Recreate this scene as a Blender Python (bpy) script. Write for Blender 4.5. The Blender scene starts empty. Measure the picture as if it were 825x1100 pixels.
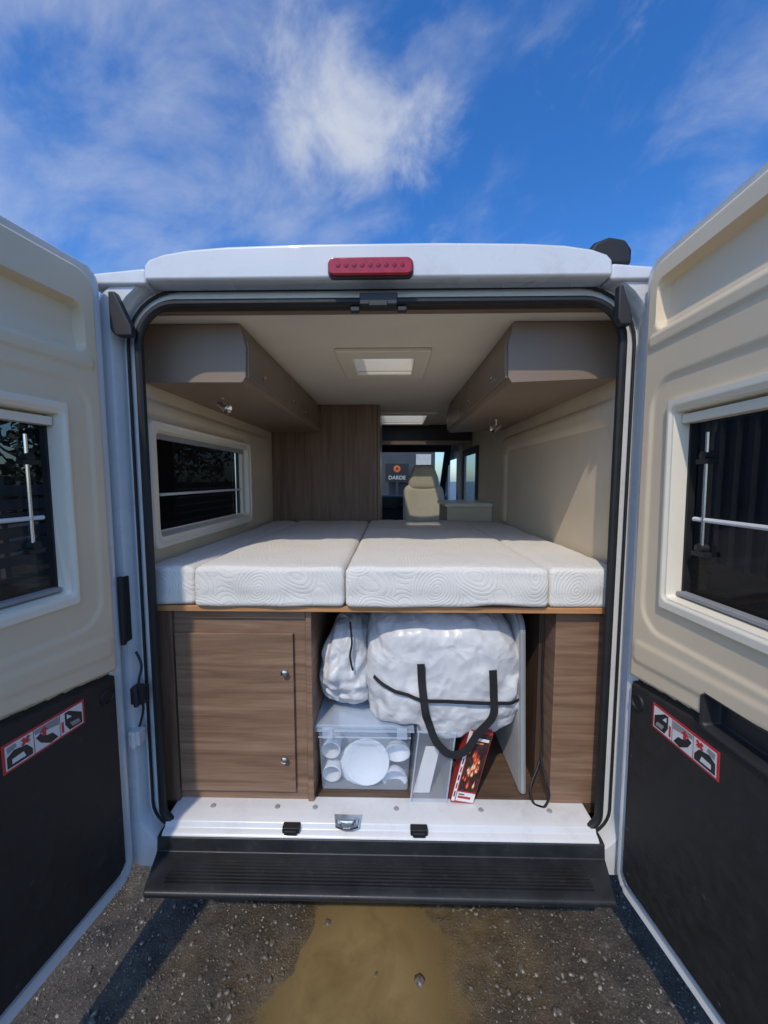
import bpy, bmesh, math, random
from mathutils import Vector, Matrix, noise
random.seed(7)
R = math.radians
sc = bpy.context.scene; col = sc.collection
F = 413.0; CAM = Vector((0, -1.25, 1.68)); PT = R(4.84); YW = R(1.1)
fw = Vector((-math.sin(YW)*math.cos(PT), math.cos(YW)*math.cos(PT), -math.sin(PT)))
rt = Vector((math.cos(YW), math.sin(YW), 0)); up = rt.cross(fw)
def ray(px, py): return fw + rt*((px-412.5)/F) + up*((550-py)/F)
def P(px, py, Y):
    d = ray(px, py); return CAM + d*((Y-CAM.y)/d.y)
def PZ(px, py, Z):
    d = ray(px, py); return CAM + d*((Z-CAM.z)/d.z)
def sm(a, b, x):
    t = max(0., min(1., (x-a)/(b-a))); return t*t*(3-2*t)
def lerp(a, b, t): return a+(b-a)*t
def nz(x, y, z=0.): return noise.noise(Vector((x, y, z)))

# ------------------------------------------------------------------ materials
def nodes(name):
    m = bpy.data.materials.new(name); m.use_nodes = True
    nt = m.node_tree; b = nt.nodes['Principled BSDF']; return m, nt, b
def coords(nt, scale=(1, 1, 1)):
    tc = nt.nodes.new('ShaderNodeTexCoord'); mp = nt.nodes.new('ShaderNodeMapping')
    mp.inputs['Scale'].default_value = scale
    nt.links.new(tc.outputs['Object'], mp.inputs['Vector']); return mp.outputs['Vector']
def ntex(nt, vec, scale, detail=3, rough=.55, dist=0, kind=None):
    n = nt.nodes.new('ShaderNodeTexNoise')
    if kind: n.noise_type = kind
    n.inputs['Scale'].default_value = scale
    n.inputs['Detail'].default_value = detail; n.inputs['Roughness'].default_value = rough
    n.inputs['Distortion'].default_value = dist
    nt.links.new(vec, n.inputs['Vector']); return n.outputs['Fac']
def ramp(nt, fac, stops):
    r = nt.nodes.new('ShaderNodeValToRGB'); e = r.color_ramp.elements
    while len(e) < len(stops): e.new(.5)
    for q, (p, c) in zip(e, stops): q.position = p; q.color = (*c, 1)
    nt.links.new(fac, r.inputs['Fac']); return r.outputs['Color']
def mrange(nt, fac, a, b, c, d):
    r = nt.nodes.new('ShaderNodeMapRange')
    for i, v in zip((1, 2, 3, 4), (a, b, c, d)): r.inputs[i].default_value = v
    nt.links.new(fac, r.inputs[0]); return r.outputs[0]
def mmath(nt, op, a, b=None, c=None):
    n = nt.nodes.new('ShaderNodeMath'); n.operation = op
    for i, v in enumerate((a, b, c)):
        if v is None: continue
        if isinstance(v, (int, float)): n.inputs[i].default_value = v
        else: nt.links.new(v, n.inputs[i])
    return n.outputs[0]
def mixc(nt, fac, a, b, blend='MIX'):
    mx = nt.nodes.new('ShaderNodeMix'); mx.data_type = 'RGBA'; mx.blend_type = blend
    for i, v in ((0, fac), (6, a), (7, b)):
        if isinstance(v, (int, float)): mx.inputs[i].default_value = v
        elif isinstance(v, tuple): mx.inputs[i].default_value = (*v, 1)
        else: nt.links.new(v, mx.inputs[i])
    return mx.outputs[2]
def bumpn(nt, b, h, strength, dist):
    bp = nt.nodes.new('ShaderNodeBump'); bp.inputs['Strength'].default_value = strength; bp.inputs['Distance'].default_value = dist
    nt.links.new(h, bp.inputs['Height']); nt.links.new(bp.outputs['Normal'], b.inputs['Normal']); return bp
def voro(nt, vec, scale):
    vo = nt.nodes.new('ShaderNodeTexVoronoi'); vo.inputs['Scale'].default_value = scale; nt.links.new(vec, vo.inputs['Vector']); return vo.outputs['Distance']
def warp(nt, v, sc_, amt):
    nv = nt.nodes.new('ShaderNodeTexNoise'); nv.inputs['Scale'].default_value = sc_; nv.inputs['Detail'].default_value = 1; nt.links.new(v, nv.inputs['Vector'])
    vm = nt.nodes.new('ShaderNodeVectorMath'); vm.operation = 'MULTIPLY_ADD'; vm.inputs[1].default_value = (amt, amt, amt)
    nt.links.new(nv.outputs['Color'], vm.inputs[0]); nt.links.new(v, vm.inputs[2]); return vm.outputs[0]
def mat(name, c, rough=.5, metal=0, coat=0, var=.08, vs=6, bump=0, bs=300, dirt=None):
    m, nt, b = nodes(name); v = coords(nt)
    f = ntex(nt, v, vs, 3)
    lo = tuple(x*(1-var) for x in c); hi = tuple(min(1, x*(1+var)) for x in c)
    cc = ramp(nt, f, [(.3, lo), (.7, hi)])
    if dirt:
        dcol, amt, dsc, th = dirt
        d1 = ntex(nt, v, dsc, 6, .75)
        cc = mixc(nt, mrange(nt, d1, th, th+.16, 0, amt), cc, dcol)
    nt.links.new(cc, b.inputs['Base Color'])
    nt.links.new(mrange(nt, f, .3, .7, max(0, rough-.07), min(1, rough+.07)), b.inputs['Roughness'])
    b.inputs['Metallic'].default_value = metal; b.inputs['Coat Weight'].default_value = coat
    if bump: bumpn(nt, b, ntex(nt, v, bs, 2), bump, .002)
    return m
def wood(name, c1, c2, c3, sc_):
    m, nt, b = nodes(name); v = coords(nt, sc_)
    f = ntex(nt, v, 1.0, 7, .65, .4)
    nt.links.new(ramp(nt, f, [(.28, c1), (.5, c2), (.72, c3)]), b.inputs['Base Color'])
    b.inputs['Roughness'].default_value = .5
    return m
def clear(name, tcol, dcol, mixf, rough=.15, edge=.45):
    m, nt, b = nodes(name); out = nt.nodes['Material Output']
    t = nt.nodes.new('ShaderNodeBsdfTransparent'); t.inputs[0].default_value = (*tcol, 1)
    b.inputs['Base Color'].default_value = (*dcol, 1); b.inputs['Roughness'].default_value = rough
    mx = nt.nodes.new('ShaderNodeMixShader')
    lw = nt.nodes.new('ShaderNodeLayerWeight'); lw.inputs[0].default_value = .25
    f = mrange(nt, lw.outputs['Facing'], 0, 1, mixf, min(1, mixf+edge))
    nt.links.new(f, mx.inputs[0]); nt.links.new(t.outputs[0], mx.inputs[1]); nt.links.new(b.outputs[0], mx.inputs[2])
    nt.links.new(mx.outputs[0], out.inputs[0]); return m
def fabric_mattress():
    m, nt, b = nodes('mattress_fabric'); v = coords(nt)
    d = voro(nt, warp(nt, v, 4, .14), 6.5)
    ab = mmath(nt, 'ABSOLUTE', mmath(nt, 'SINE', mmath(nt, 'MULTIPLY', d, 42.)))
    pw = mmath(nt, 'POWER', ab, .45)
    fine = ntex(nt, v, 260, 1)
    bumpn(nt, b, mmath(nt, 'MULTIPLY_ADD', fine, .9, pw), .36, .0045)
    nt.links.new(ramp(nt, pw, [(0, (.66, .62, .555)), (.4, (.75, .72, .655))]), b.inputs['Base Color'])
    b.inputs['Roughness'].default_value = .9
    return m
def woven():
    m, nt, b = nodes('woven_bag'); v = coords(nt)
    ck = nt.nodes.new('ShaderNodeTexChecker'); ck.inputs['Scale'].default_value = 200; nt.links.new(v, ck.inputs['Vector'])
    w_ = warp(nt, v, 7, .10)
    v1 = voro(nt, w_, 11); v2 = voro(nt, w_, 26)
    f = ntex(nt, v, 9, 5, .6, .3)
    nt.links.new(ramp(nt, f, [(.3, (.56, .57, .58)), (.65, (.74, .74, .735))]), b.inputs['Base Color'])
    h = mmath(nt, 'MULTIPLY_ADD', v2, .5, v1)
    bumpn(nt, b, mmath(nt, 'MULTIPLY_ADD', ck.outputs['Fac'], .04, h), .48, .02); b.inputs['Roughness'].default_value = .34; return m

M = {}
M['white'] = mat('white_paint', (.68, .68, .67), .28, 0, .5, .03, 3, dirt=((.40, .36, .30), .25, 7, .52))
M['beige'] = mat('beige_trim', (.78, .635, .435), .6, 0, 0, .05, 3, .12, 500)
M['beige_wall'] = mat('beige_lining', (.72, .595, .43), .7, 0, 0, .06, 3, .15, 400)
M['cream'] = mat('cream_plastic', (.86, .78, .62), .4, 0, 0, .03, 5)
M['blackp'] = mat('black_board', (.020, .019, .018), .62, 0, 0, .25, 30, .35, 420, dirt=((.07, .06, .048), .3, 18, .58))
M['rubber'] = mat('black_rubber', (.012, .012, .012), .6, 0, 0, .2, 20)
M['bumper'] = mat('dark_bumper_plastic', (.018, .019, .021), .42, 0, 0, .35, 8, .15, 300, dirt=((.09, .076, .056), .45, 26, .57))
M['wood'] = wood('brown_laminate', (.135, .072, .042), (.24, .142, .086), (.335, .21, .135), (2.2, 6, 42))
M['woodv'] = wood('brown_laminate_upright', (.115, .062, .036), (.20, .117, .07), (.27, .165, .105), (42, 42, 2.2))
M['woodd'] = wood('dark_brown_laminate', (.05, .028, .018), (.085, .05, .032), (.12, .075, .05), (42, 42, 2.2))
M['floorw'] = wood('brown_floor_vinyl', (.06, .038, .025), (.11, .07, .045), (.155, .10, .068), (4, 40, 40))
M['ply'] = wood('orange_plywood_edge', (.42, .18, .06), (.52, .25, .10), (.60, .32, .14), (4, 20, 90))
M['taupe'] = mat('taupe_locker', (.27, .195, .138), .45, 0, 0, .05, 3)
M['taupe2'] = mat('taupe_locker_front', (.225, .162, .115), .4, 0, 0, .05, 3)
M['ceil'] = mat('ceiling_fabric', (.82, .74, .61), .8, 0, 0, .04, 4, .1, 300)
M['mattress'] = fabric_mattress()
M['woven'] = woven()
M['chrome'] = mat('chrome', (.75, .75, .75), .18, 1, 0, .03, 10)
M['strut'] = mat('white_strut', (.7, .7, .7), .35)
M['webbing'] = mat('black_webbing', (.014, .014, .016), .75, 0, 0, .2, 60, .5, 700)
M['red'] = mat('red_lens', (.38, .006, .012), .12, 0, .6, .2, 40)
M['darkred'] = mat('red_lens_dark', (.24, .004, .008), .2)
M['stred'] = mat('sticker_red', (.6, .03, .035), .35)
M['stwhite'] = mat('sticker_white', (.75, .74, .72), .35)
M['stblack'] = mat('sticker_black', (.02, .02, .02), .4)
M['stgrey'] = mat('sticker_grey', (.3, .3, .3), .4)
M['glass'] = clear('tinted_pane', (.17, .18, .19), (.012, .012, .014), .22, .05)
M['screen'] = clear('windscreen_glass', (.85, .9, .9), (.02, .02, .02), .06, .03)
M['box'] = clear('clear_plastic', (.95, .97, .99), (.74, .84, .96), .16, .15, .25)
M['lid'] = clear('frosted_lid', (.93, .96, .99), (.78, .86, .95), .28, .3, .15)
M['tray'] = clear('frosted_plastic', (.94, .96, .98), (.80, .86, .93), .14, .2, .3)
M['plate'] = mat('white_melamine', (.84, .85, .86), .3)
M['backing'] = mat('pale_blue_plastic', (.60, .69, .79), .35)
M['board'] = mat('white_board', (.62, .61, .59), .4)
M['seatf'] = mat('beige_seat_fabric', (.94, .83, .62), .85, 0, 0, .06, 6, .2, 300)
M['dark'] = mat('dark_plastic', (.025, .025, .027), .5)
M['dgrey'] = mat('dark_grey_metal', (.035, .036, .04), .35)
M['card_red'] = mat('carton_red', (.42, .03, .03), .35)
M['card_dark'] = mat('carton_dark', (.045, .02, .015), .35, 0, 0, .6, 60)
M['card_or'] = mat('carton_orange', (.75, .22, .04), .4)
M['card_wh'] = mat('carton_white', (.72, .70, .67), .4)
M['bark'] = mat('bark', (.09, .065, .045), .9, 0, 0, .3, 8, .5, 20)
M['leaf'] = mat('leaves', (.055, .085, .028), .6, 0, 0, .5, 3)
M['leaf2'] = mat('dark_leaves', (.03, .055, .022), .6, 0, 0, .5, 3)
M['fence'] = mat('grey_fence_wood', (.22, .21, .19), .8, 0, 0, .2, 4)
M['clad'] = mat('dark_cladding', (.06, .065, .075), .45, 0, 0, .15, 2)
M['roofm'] = mat('roof_sheet', (.12, .12, .13), .5)
M['palew'] = mat('pale_render', (.6, .6, .58), .8)
M['orange'] = mat('orange_emblem', (.8, .16, .03), .5)
def translucent():
    m, nt, b = nodes('milky_dome'); out = nt.nodes['Material Output']
    t = nt.nodes.new('ShaderNodeBsdfTranslucent'); t.inputs[0].default_value = (.9, .9, .88, 1)
    tr = nt.nodes.new('ShaderNodeBsdfTransparent'); tr.inputs[0].default_value = (.88, .89, .9, 1)
    mx = nt.nodes.new('ShaderNodeMixShader'); mx.inputs[0].default_value = .7
    nt.links.new(t.outputs[0], mx.inputs[1]); nt.links.new(tr.outputs[0], mx.inputs[2]); nt.links.new(mx.outputs[0], out.inputs[0])
    return m
M['dome'] = translucent()
def ground_mat():
    m, nt, b = nodes('wet_gravel'); v = coords(nt)
    big = ntex(nt, v, 2.6, 4, .6); fine = ntex(nt, v, 130, 5, .75); mid = ntex(nt, v, 12, 4, .65)
    c = ramp(nt, fine, [(.25, (.036, .03, .023)), (.5, (.088, .074, .055)), (.62, (.15, .128, .097)), (.78, (.34, .31, .26))])
    c = mixc(nt, 1.0, c, ramp(nt, mid, [(.3, (.45, .41, .36)), (.7, (1.1, 1.03, .92))]), 'MULTIPLY')
    sp = nt.nodes.new('ShaderNodeSeparateXYZ'); nt.links.new(v, sp.inputs[0])
    wet = mrange(nt, mmath(nt, 'MULTIPLY_ADD', mid, .012, sp.outputs[2]), .0, .018, 1, 0)
    c = mixc(nt, mmath(nt, 'MULTIPLY', wet, .85), c, ramp(nt, mid, [(.3, (.105, .072, .032)), (.7, (.20, .14, .068))]))
    nt.links.new(c, b.inputs['Base Color'])
    nt.links.new(mmath(nt, 'MAXIMUM', mmath(nt, 'SUBTRACT', mrange(nt, big, .35, .65, .2, .6), mmath(nt, 'MULTIPLY', wet, .4)), .12), b.inputs['Roughness'])
    bumpn(nt, b, fine, .8, .008); return m
M['ground'] = ground_mat()
def stone_mat():
    m, nt, b = nodes('pebble_stone'); v = coords(nt)
    f = ntex(nt, v, 60, 1, .5)
    nt.links.new(ramp(nt, f, [(.25, (.048, .041, .031)), (.45, (.10, .085, .064)), (.6, (.17, .145, .11)), (.78, (.42, .38, .32))]), b.inputs['Base Color'])
    b.inputs['Roughness'].default_value = .38; return m
M['stone'] = stone_mat()
PC = (-.105, -.13)
def water_mat():
    m, nt, b = nodes('muddy_water'); v = coords(nt); out = nt.nodes['Material Output']
    f = ntex(nt, v, 7, 5, .62, .6)
    nt.links.new(ramp(nt, f, [(.3, (.19, .128, .05)), (.7, (.31, .218, .095))]), b.inputs['Base Color'])
    b.inputs['Roughness'].default_value = .04; bumpn(nt, b, ntex(nt, v, 18, 1), .08, .004)
    mp = nt.nodes.new('ShaderNodeMapping'); mp.inputs['Location'].default_value = (-PC[0]/.38, -PC[1]/.5, 0); mp.inputs['Scale'].default_value = (1/.38, 1/.5, 0); nt.links.new(v, mp.inputs[0])
    ln = nt.nodes.new('ShaderNodeVectorMath'); ln.operation = 'LENGTH'; nt.links.new(mp.outputs[0], ln.inputs[0])
    e = mmath(nt, 'ADD', ln.outputs['Value'], mmath(nt, 'MULTIPLY_ADD', f, 1.2, -.6))
    t = nt.nodes.new('ShaderNodeBsdfTransparent'); mx = nt.nodes.new('ShaderNodeMixShader')
    nt.links.new(mrange(nt, e, .5, 1.0, .93, .3), mx.inputs[0]); nt.links.new(t.outputs[0], mx.inputs[1]); nt.links.new(b.outputs[0], mx.inputs[2]); nt.links.new(mx.outputs[0], out.inputs[0])
    return m
M['water'] = water_mat()

# ------------------------------------------------------------------ mesh helpers
class MB:
    def __init__(s): s.v = []; s.f = []; s.m = []
    def add(s, vs, fs, mi=0):
        b = len(s.v); s.v += [Vector(v) for v in vs]; s.f += [[i+b for i in f] for f in fs]; s.m += [mi]*len(fs); return s
    def box(s, x0, x1, y0, y1, z0, z1, mi=0, fn=None):
        vs = [Vector((x, y, z)) for z in (z0, z1) for y in (y0, y1) for x in (x0, x1)]
        if fn: vs = [fn(*v) for v in vs]
        return s.add(vs, [(0, 2, 3, 1), (4, 5, 7, 6), (0, 1, 5, 4), (2, 6, 7, 3), (0, 4, 6, 2), (1, 3, 7, 5)], mi)
    def prism(s, pts, mk, a, b, mi=0):
        n = len(pts); vs = [mk(p, a) for p in pts]+[mk(p, b) for p in pts]
        return s.add(vs, [tuple(range(n))[::-1], tuple(range(n, 2*n))]+[(i, (i+1) % n, n+(i+1) % n, n+i) for i in range(n)], mi)
    def tube(s, pts, r, n=8, mi=0, closed=False, caps=True):
        pts = [Vector(p) for p in pts]; L = len(pts); rs = r if isinstance(r, (list, tuple)) else [r]*L
        ring = []; ref = None
        for i, p in enumerate(pts):
            a = pts[(i-1) % L] if closed or i > 0 else p; c = pts[(i+1) % L] if closed or i < L-1 else p
            t = (c-a).normalized()
            if ref is None:
                ref = Vector((0, 0, 1)) if abs(t.z) < .8 else Vector((1, 0, 0))
            u = (ref-t*ref.dot(t)); u = u.normalized() if u.length > 1e-5 else t.orthogonal().normalized(); w = t.cross(u); ref = u
            ring += [p+u*math.cos(2*math.pi*k/n)*rs[i]+w*math.sin(2*math.pi*k/n)*rs[i] for k in range(n)]
        fs = []
        for i in range(L if closed else L-1):
            j = (i+1) % L
            fs += [(i*n+k, i*n+(k+1) % n, j*n+(k+1) % n, j*n+k) for k in range(n)]
        if caps and not closed: fs += [tuple(range(n))[::-1], tuple(range((L-1)*n, L*n))]
        return s.add(ring, fs, mi)
    def lathe(s, prof, c, axis, n=28, mi=0):
        axis = Vector(axis).normalized(); u = axis.orthogonal().normalized(); w = axis.cross(u); c = Vector(c)
        vs = [c+axis*h+(u*math.cos(2*math.pi*k/n)+w*math.sin(2*math.pi*k/n))*r for r, h in prof for k in range(n)]
        fs = [(i*n+k, i*n+(k+1) % n, (i+1)*n+(k+1) % n, (i+1)*n+k) for i in range(len(prof)-1) for k in range(n)]
        return s.add(vs, fs, mi)
    def hf(s, f, s0, s1, z0, z1, ns, nzz, nf, keep=None, mi=0):
        vs = []; ss = [lerp(s0, s1, i/ns) for i in range(ns+1)]; zs = [lerp(z0, z1, j/nzz) for j in range(nzz+1)]
        for z in zs:
            for q in ss: vs.append(f(q, z, nf(q, z)))
        fs = []
        for j in range(nzz):
            for i in range(ns):
                if keep and not keep((ss[i]+ss[i+1])/2, (zs[j]+zs[j+1])/2): continue
                a = j*(ns+1)+i; fs.append((a, a+1, a+ns+2, a+ns+1))
        used = sorted({i for q in fs for i in q}); mp = {o: k for k, o in enumerate(used)}
        return s.add([vs[o] for o in used], [tuple(mp[i] for i in q) for q in fs], mi)
    def rbox(s, x0, x1, y0, y1, z0, z1, r, n=14, fn=None, mi=0):
        lo = Vector((x0, y0, z0)); hi = Vector((x1, y1, z1))
        def ax(a, b): return [a, a+r*.3, a+r*.65]+[lerp(a+r, b-r, k/n) for k in range(n+1)]+[b-r*.65, b-r*.3, b]
        A = [ax(lo[i], hi[i]) for i in range(3)]; vs = {}; V = []; fs = []
        def vid(p):
            k = (round(p[0], 5), round(p[1], 5), round(p[2], 5))
            if k not in vs:
                q = Vector([min(max(p[i], lo[i]+r), hi[i]-r) for i in range(3)]); d = Vector(p)-q
                w = q+d.normalized()*r; vs[k] = len(V); V.append(fn(w) if fn else w)
            return vs[k]
        for a in range(3):
            b, c = (a+1) % 3, (a+2) % 3
            for val in (lo[a], hi[a]):
                for i in range(len(A[b])-1):
                    for j in range(len(A[c])-1):
                        q = []
                        for (ii, jj) in ((i, j), (i+1, j), (i+1, j+1), (i, j+1)):
                            p = [0, 0, 0]; p[a] = val; p[b] = A[b][ii]; p[c] = A[c][jj]; q.append(vid(p))
                        fs.append(q if val == hi[a] else q[::-1])
        return s.add(V, fs, mi)
    def plate_hole(s, mk, o, h, a, b, mi=0):
        def rc(q): return [(q[0], q[2]), (q[1], q[2]), (q[1], q[3]), (q[0], q[3])]
        O = rc(o); H = rc(h); vs = [mk(p, t) for t in (a, b) for L in (O, H) for p in L]
        fs = []
        for i in range(4):
            j = (i+1) % 4
            fs += [(i, j, 4+j, 4+i), (8+j, 8+i, 12+i, 12+j), (j, i, 8+i, 8+j), (4+i, 4+j, 12+j, 12+i)]
        return s.add(vs, fs, mi)
    def ribbon(s, pts, w, th, mi=0, face=Vector((0, -1, 0))):
        pts = [Vector(p) for p in pts]; vs = []; L = len(pts)
        for i, p in enumerate(pts):
            t = (pts[min(i+1, L-1)]-pts[max(i-1, 0)]).normalized(); d = t.cross(face).normalized()*w/2; q = face*th
            vs += [p-d, p+d, p+d+q, p-d+q]
        fs = [(0, 1, 2, 3), (4*L-1, 4*L-2, 4*L-3, 4*L-4)]
        for i in range(L-1):
            fs += [(4*i+k, 4*i+4+k, 4*i+4+(k+1) % 4, 4*i+(k+1) % 4) for k in range(4)]
        return s.add(vs, fs, mi)
ORG = {}
def build(name, mb, mats, parent=None, bevel=0, seg=2, ang=35, recalc=True, base=False):
    if not isinstance(mats, (list, tuple)): mats = [mats]
    if parent is not None: org = ORG[parent]
    elif base:
        xs = [v.x for v in mb.v]; ys = [v.y for v in mb.v]; zs = [v.z for v in mb.v]
        org = Vector(((min(xs)+max(xs))/2, (min(ys)+max(ys))/2, min(zs)))
    else: org = Vector((0, 0, 0))
    me = bpy.data.meshes.new(name); me.from_pydata([v-org for v in mb.v], [], mb.f)
    for k in mats: me.materials.append(M[k])
    me.polygons.foreach_set('material_index', mb.m)
    if recalc:
        bm = bmesh.new(); bm.from_mesh(me); bmesh.ops.recalc_face_normals(bm, faces=bm.faces[:]); bm.to_mesh(me); bm.free()
    me.polygons.foreach_set('use_smooth', [True]*len(me.polygons)); me.set_sharp_from_angle(angle=R(ang)); me.update()
    o = bpy.data.objects.new(name, me); col.objects.link(o)
    if parent is not None: o.parent = parent
    else: o.location = org
    ORG[o] = org
    if bevel:
        b = o.modifiers.new('bevel', 'BEVEL'); b.width = bevel; b.segments = seg; b.limit_method = 'ANGLE'; b.angle_limit = R(40); b.harden_normals = True
    return o
def tag(o, label=None, cat=None, group=None, kind=None):
    for k, v in (('label', label), ('category', cat), ('group', group), ('kind', kind)):
        if v: o[k] = v
    return o
def thing(name, label, cat, loc, group=None):
    o = bpy.data.objects.new(name, None); col.objects.link(o); o.location = loc; o.empty_display_size = .1
    ORG[o] = Vector(loc); return tag(o, label, cat, group)
def sdr(s, z, s0, s1, z0, z1, r):
    cx, cz = (s0+s1)/2, (z0+z1)/2; dx = abs(s-cx)-(s1-s0)/2+r; dz = abs(z-cz)-(z1-z0)/2+r
    return math.hypot(max(dx, 0), max(dz, 0))+min(max(dx, dz), 0)-r
def rr(x0, x1, z0, z1, rt_, rb, n=8):
    out = []
    for cx, cz, r, a0 in ((x1-rt_, z1-rt_, rt_, 0), (x0+rt_, z1-rt_, rt_, 90), (x0+rb, z0+rb, rb, 180), (x1-rb, z0+rb, rb, 270)):
        out += [(cx+r*math.cos(R(a0+90*k/n)), cz+r*math.sin(R(a0+90*k/n))) for k in range(n+1)]
    return out
XZ = lambda p, t: Vector((p[0], t, p[1]))
YZ = lambda p, t: Vector((t, p[0], p[1]))
XY = lambda p, t: Vector((p[0], p[1], t))
def spline(pts, n=8):
    pts = [Vector(p) for p in pts]; out = []
    for i in range(len(pts)-1):
        a = pts[max(i-1, 0)]; b = pts[i]; c = pts[i+1]; d = pts[min(i+2, len(pts)-1)]
        for k in range(n):
            t = k/n; out.append(.5*((2*b)+(c-a)*t+(2*a-5*b+4*c-d)*t*t+(-a+3*b-3*c+d)*t**3))
    return out+[pts[-1]]

# ------------------------------------------------------------------ ground
def hgt(x, y):
    e = ((x-PC[0]-.13*nz(y*4, 1.5))/.36)**2+((y-PC[1]-.06*nz(x*5, 7.5))/.44)**2
    h = .013*nz(x*3.5, y*3.5)+.011*nz(x*9, y*9, 3)+.0035*nz(x*40, y*40, 5)+.0018*nz(x*110, y*110, 9)
    return h+.014-.035*math.exp(-e*e*.5-e*.5)
def axis(lo, hi, st, far):
    n = int((hi-lo)/st); a = [lo+(hi-lo)*k/n for k in range(n+1)]
    return [-far, -far*.3, -far*.1, lo-4, lo-1]+a+[hi+1, hi+4, far*.1, far*.3, far]
gx = axis(-1.5, 1.4, .011, 300); gy = axis(-.6, .5, .011, 300)
g = MB(); W = len(gx)
for y in gy:
    for x in gx:
        near = -1.6 < x < 1.5 and -.7 < y < .6
        g.v.append(Vector((x, y, hgt(x, y) if near else .014)))
for j in range(len(gy)-1):
    for i in range(W-1):
        g.f.append((j*W+i, j*W+i+1, (j+1)*W+i+1, (j+1)*W+i)); g.m.append(0)
tag(build('ground', g, 'ground', recalc=False, ang=180), kind='structure')
w = MB(); w.add([(PC[0]+.62*math.cos(2*math.pi*k/40), PC[1]+.62*math.sin(2*math.pi*k/40), -.004) for k in range(40)], [tuple(range(40))])
tag(build('puddle', w, 'water', recalc=False), kind='structure')
ico = bmesh.new(); bmesh.ops.create_icosphere(ico, subdivisions=2, radius=1); IV = [v.co.copy() for v in ico.verts]; IF = [tuple(v.index for v in f.verts) for f in ico.faces]; ico.free()
ico = bmesh.new(); bmesh.ops.create_icosphere(ico, subdivisions=1, radius=1); JV = [v.co.copy() for v in ico.verts]; JF = [tuple(v.index for v in f.verts) for f in ico.faces]; ico.free()
def stone(mb, x, y, r, z=None, flat=.6, V=IV, Fc=IF):
    a = random.uniform(0, 6.28); ca, sa = math.cos(a), math.sin(a); o = random.uniform(0, 99)
    sx, sy, sz = r*random.uniform(.8, 1.35), r*random.uniform(.7, 1.1), r*flat*random.uniform(.7, 1.2)
    z = hgt(x, y) if z is None else z; vs = []
    for v in V:
        k = 1+.4*nz(v.x*1.3+o, v.y*1.3, v.z*1.3)
        X, Y, Z = v.x*sx*k, v.y*sy*k, v.z*sz*k
        vs.append((x+X*ca-Y*sa, y+X*sa+Y*ca, z+Z+sz*.2))
    mb.add(vs, Fc)
pb = MB()
for k in range(5600):
    x = random.uniform(-1.15, 1.05); y = random.uniform(-.36, .26)
    if hgt(x, y) < -.001: continue
    r = random.choice((.0015, .002, .002, .0025, .003, .0035, .0045))*random.uniform(.8, 1.3)
    if random.random() < .035: r = random.uniform(.006, .010)
    stone(pb, x, y, r, None, .6, JV if r < .005 else IV, JF if r < .005 else IF)
tag(build('gravel', pb, 'stone', recalc=False, ang=70), 'loose wet gravel strewn over the muddy ground behind the van', 'gravel', kind='stuff')
for (px, py, r, lab) in ((451, 1052, .018, 'grey brown stone lying at the right edge of the muddy puddle'), (352, 990, .013, 'small stone at the upper left edge of the puddle'), (404, 1045, .008, 'tiny stone poking out in the middle of the puddle'), (560, 1040, .014, 'stone on the gravel well to the right of the puddle')):
    p = PZ(px, py, 0); mb = MB(); stone(mb, p.x, p.y, r, max(hgt(p.x, p.y), -.006)); tag(build('stone', mb, 'stone', base=True, ang=60), lab, 'stone')

# ------------------------------------------------------------------ van
van = thing('camper_van', 'white camper van seen from behind with both rear doors wide open', 'van', (-.045, 0, 0))
XI0, XI1, ZI0, ZI1 = -.818, .73, .455, 2.240
FL = .47; CZ = 2.230
def inner(o): return rr(XI0-o, XI1+o, ZI0-o, ZI1+o, .125+o, .05+max(o, 0))
def outer(i): return rr(-.965+i, .87-i, .27+i, 2.335-i, .14-i, .08-i)
rings = [(outer(0), .45), (outer(0), .05), (outer(.008), .018), (outer(.03), .0), (inner(.078), .0), (inner(.072), .008), (inner(.066), .05), (inner(.03), .056), (inner(.022), .05), (inner(.018), .03), (inner(0), .03), (inner(-.001), .036)]
mb = MB(); N = len(rings[0][0])
for pts, y in rings: mb.v += [Vector((p[0], y, p[1])) for p in pts]
for k in range(len(rings)-1):
    for i in range(N): mb.f.append((k*N+i, k*N+(i+1) % N, (k+1)*N+(i+1) % N, (k+1)*N+i)); mb.m.append(0)
build('rear_frame', mb, 'white', van, recalc=True)
mb = MB(); mb.tube([Vector((p[0], .024, p[1])) for p in inner(.002)], .0135, 10, closed=True)
build('door_seal', mb, 'rubber', van)
mb = MB(); mb.tube([Vector((p[0], .045, p[1])) for p in inner(.052)], .005, 8, closed=True)
build('gasket', mb, 'rubber', van)
mb = MB(); mb.box(-.9, .82, .058, .085, CZ+.001, 2.275)
build('header_trim', mb, 'taupe2', van)
# roof
prof = [(-.762, 2.29), (-.760, 2.336), (-.745, 2.352), (-.70, 2.367), (-.62, 2.379), (-.5, 2.387), (-.25, 2.392), (.15, 2.392), (.40, 2.387), (.52, 2.380), (.60, 2.368), (.645, 2.353), (.662, 2.336), (.664, 2.29)]
SK = (-.19, .12, .46, .79); SK2 = (-.12, .32, 2.0, 2.58)  # second skylight enlarged and shifted so sun reaches the cab seat
mb = MB(); zt = 2.3915
mb.prism(prof, XZ, -.028, SK[2]); mb.prism(prof, XZ, SK[3], SK2[2]); mb.prism(prof, XZ, SK2[3], 4.1)
left = prof[:7]; right = prof[8:]
for a, b, S in ((SK[2], SK[3], SK), (SK2[2], SK2[3], SK2)):
    mb.prism(left+[(S[0], zt), (S[0], 2.29)], XZ, a, b); mb.prism([(S[1], 2.29), (S[1], zt)]+right, XZ, a, b)
build('roof', mb, 'white', van, bevel=.010, seg=3)
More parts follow.
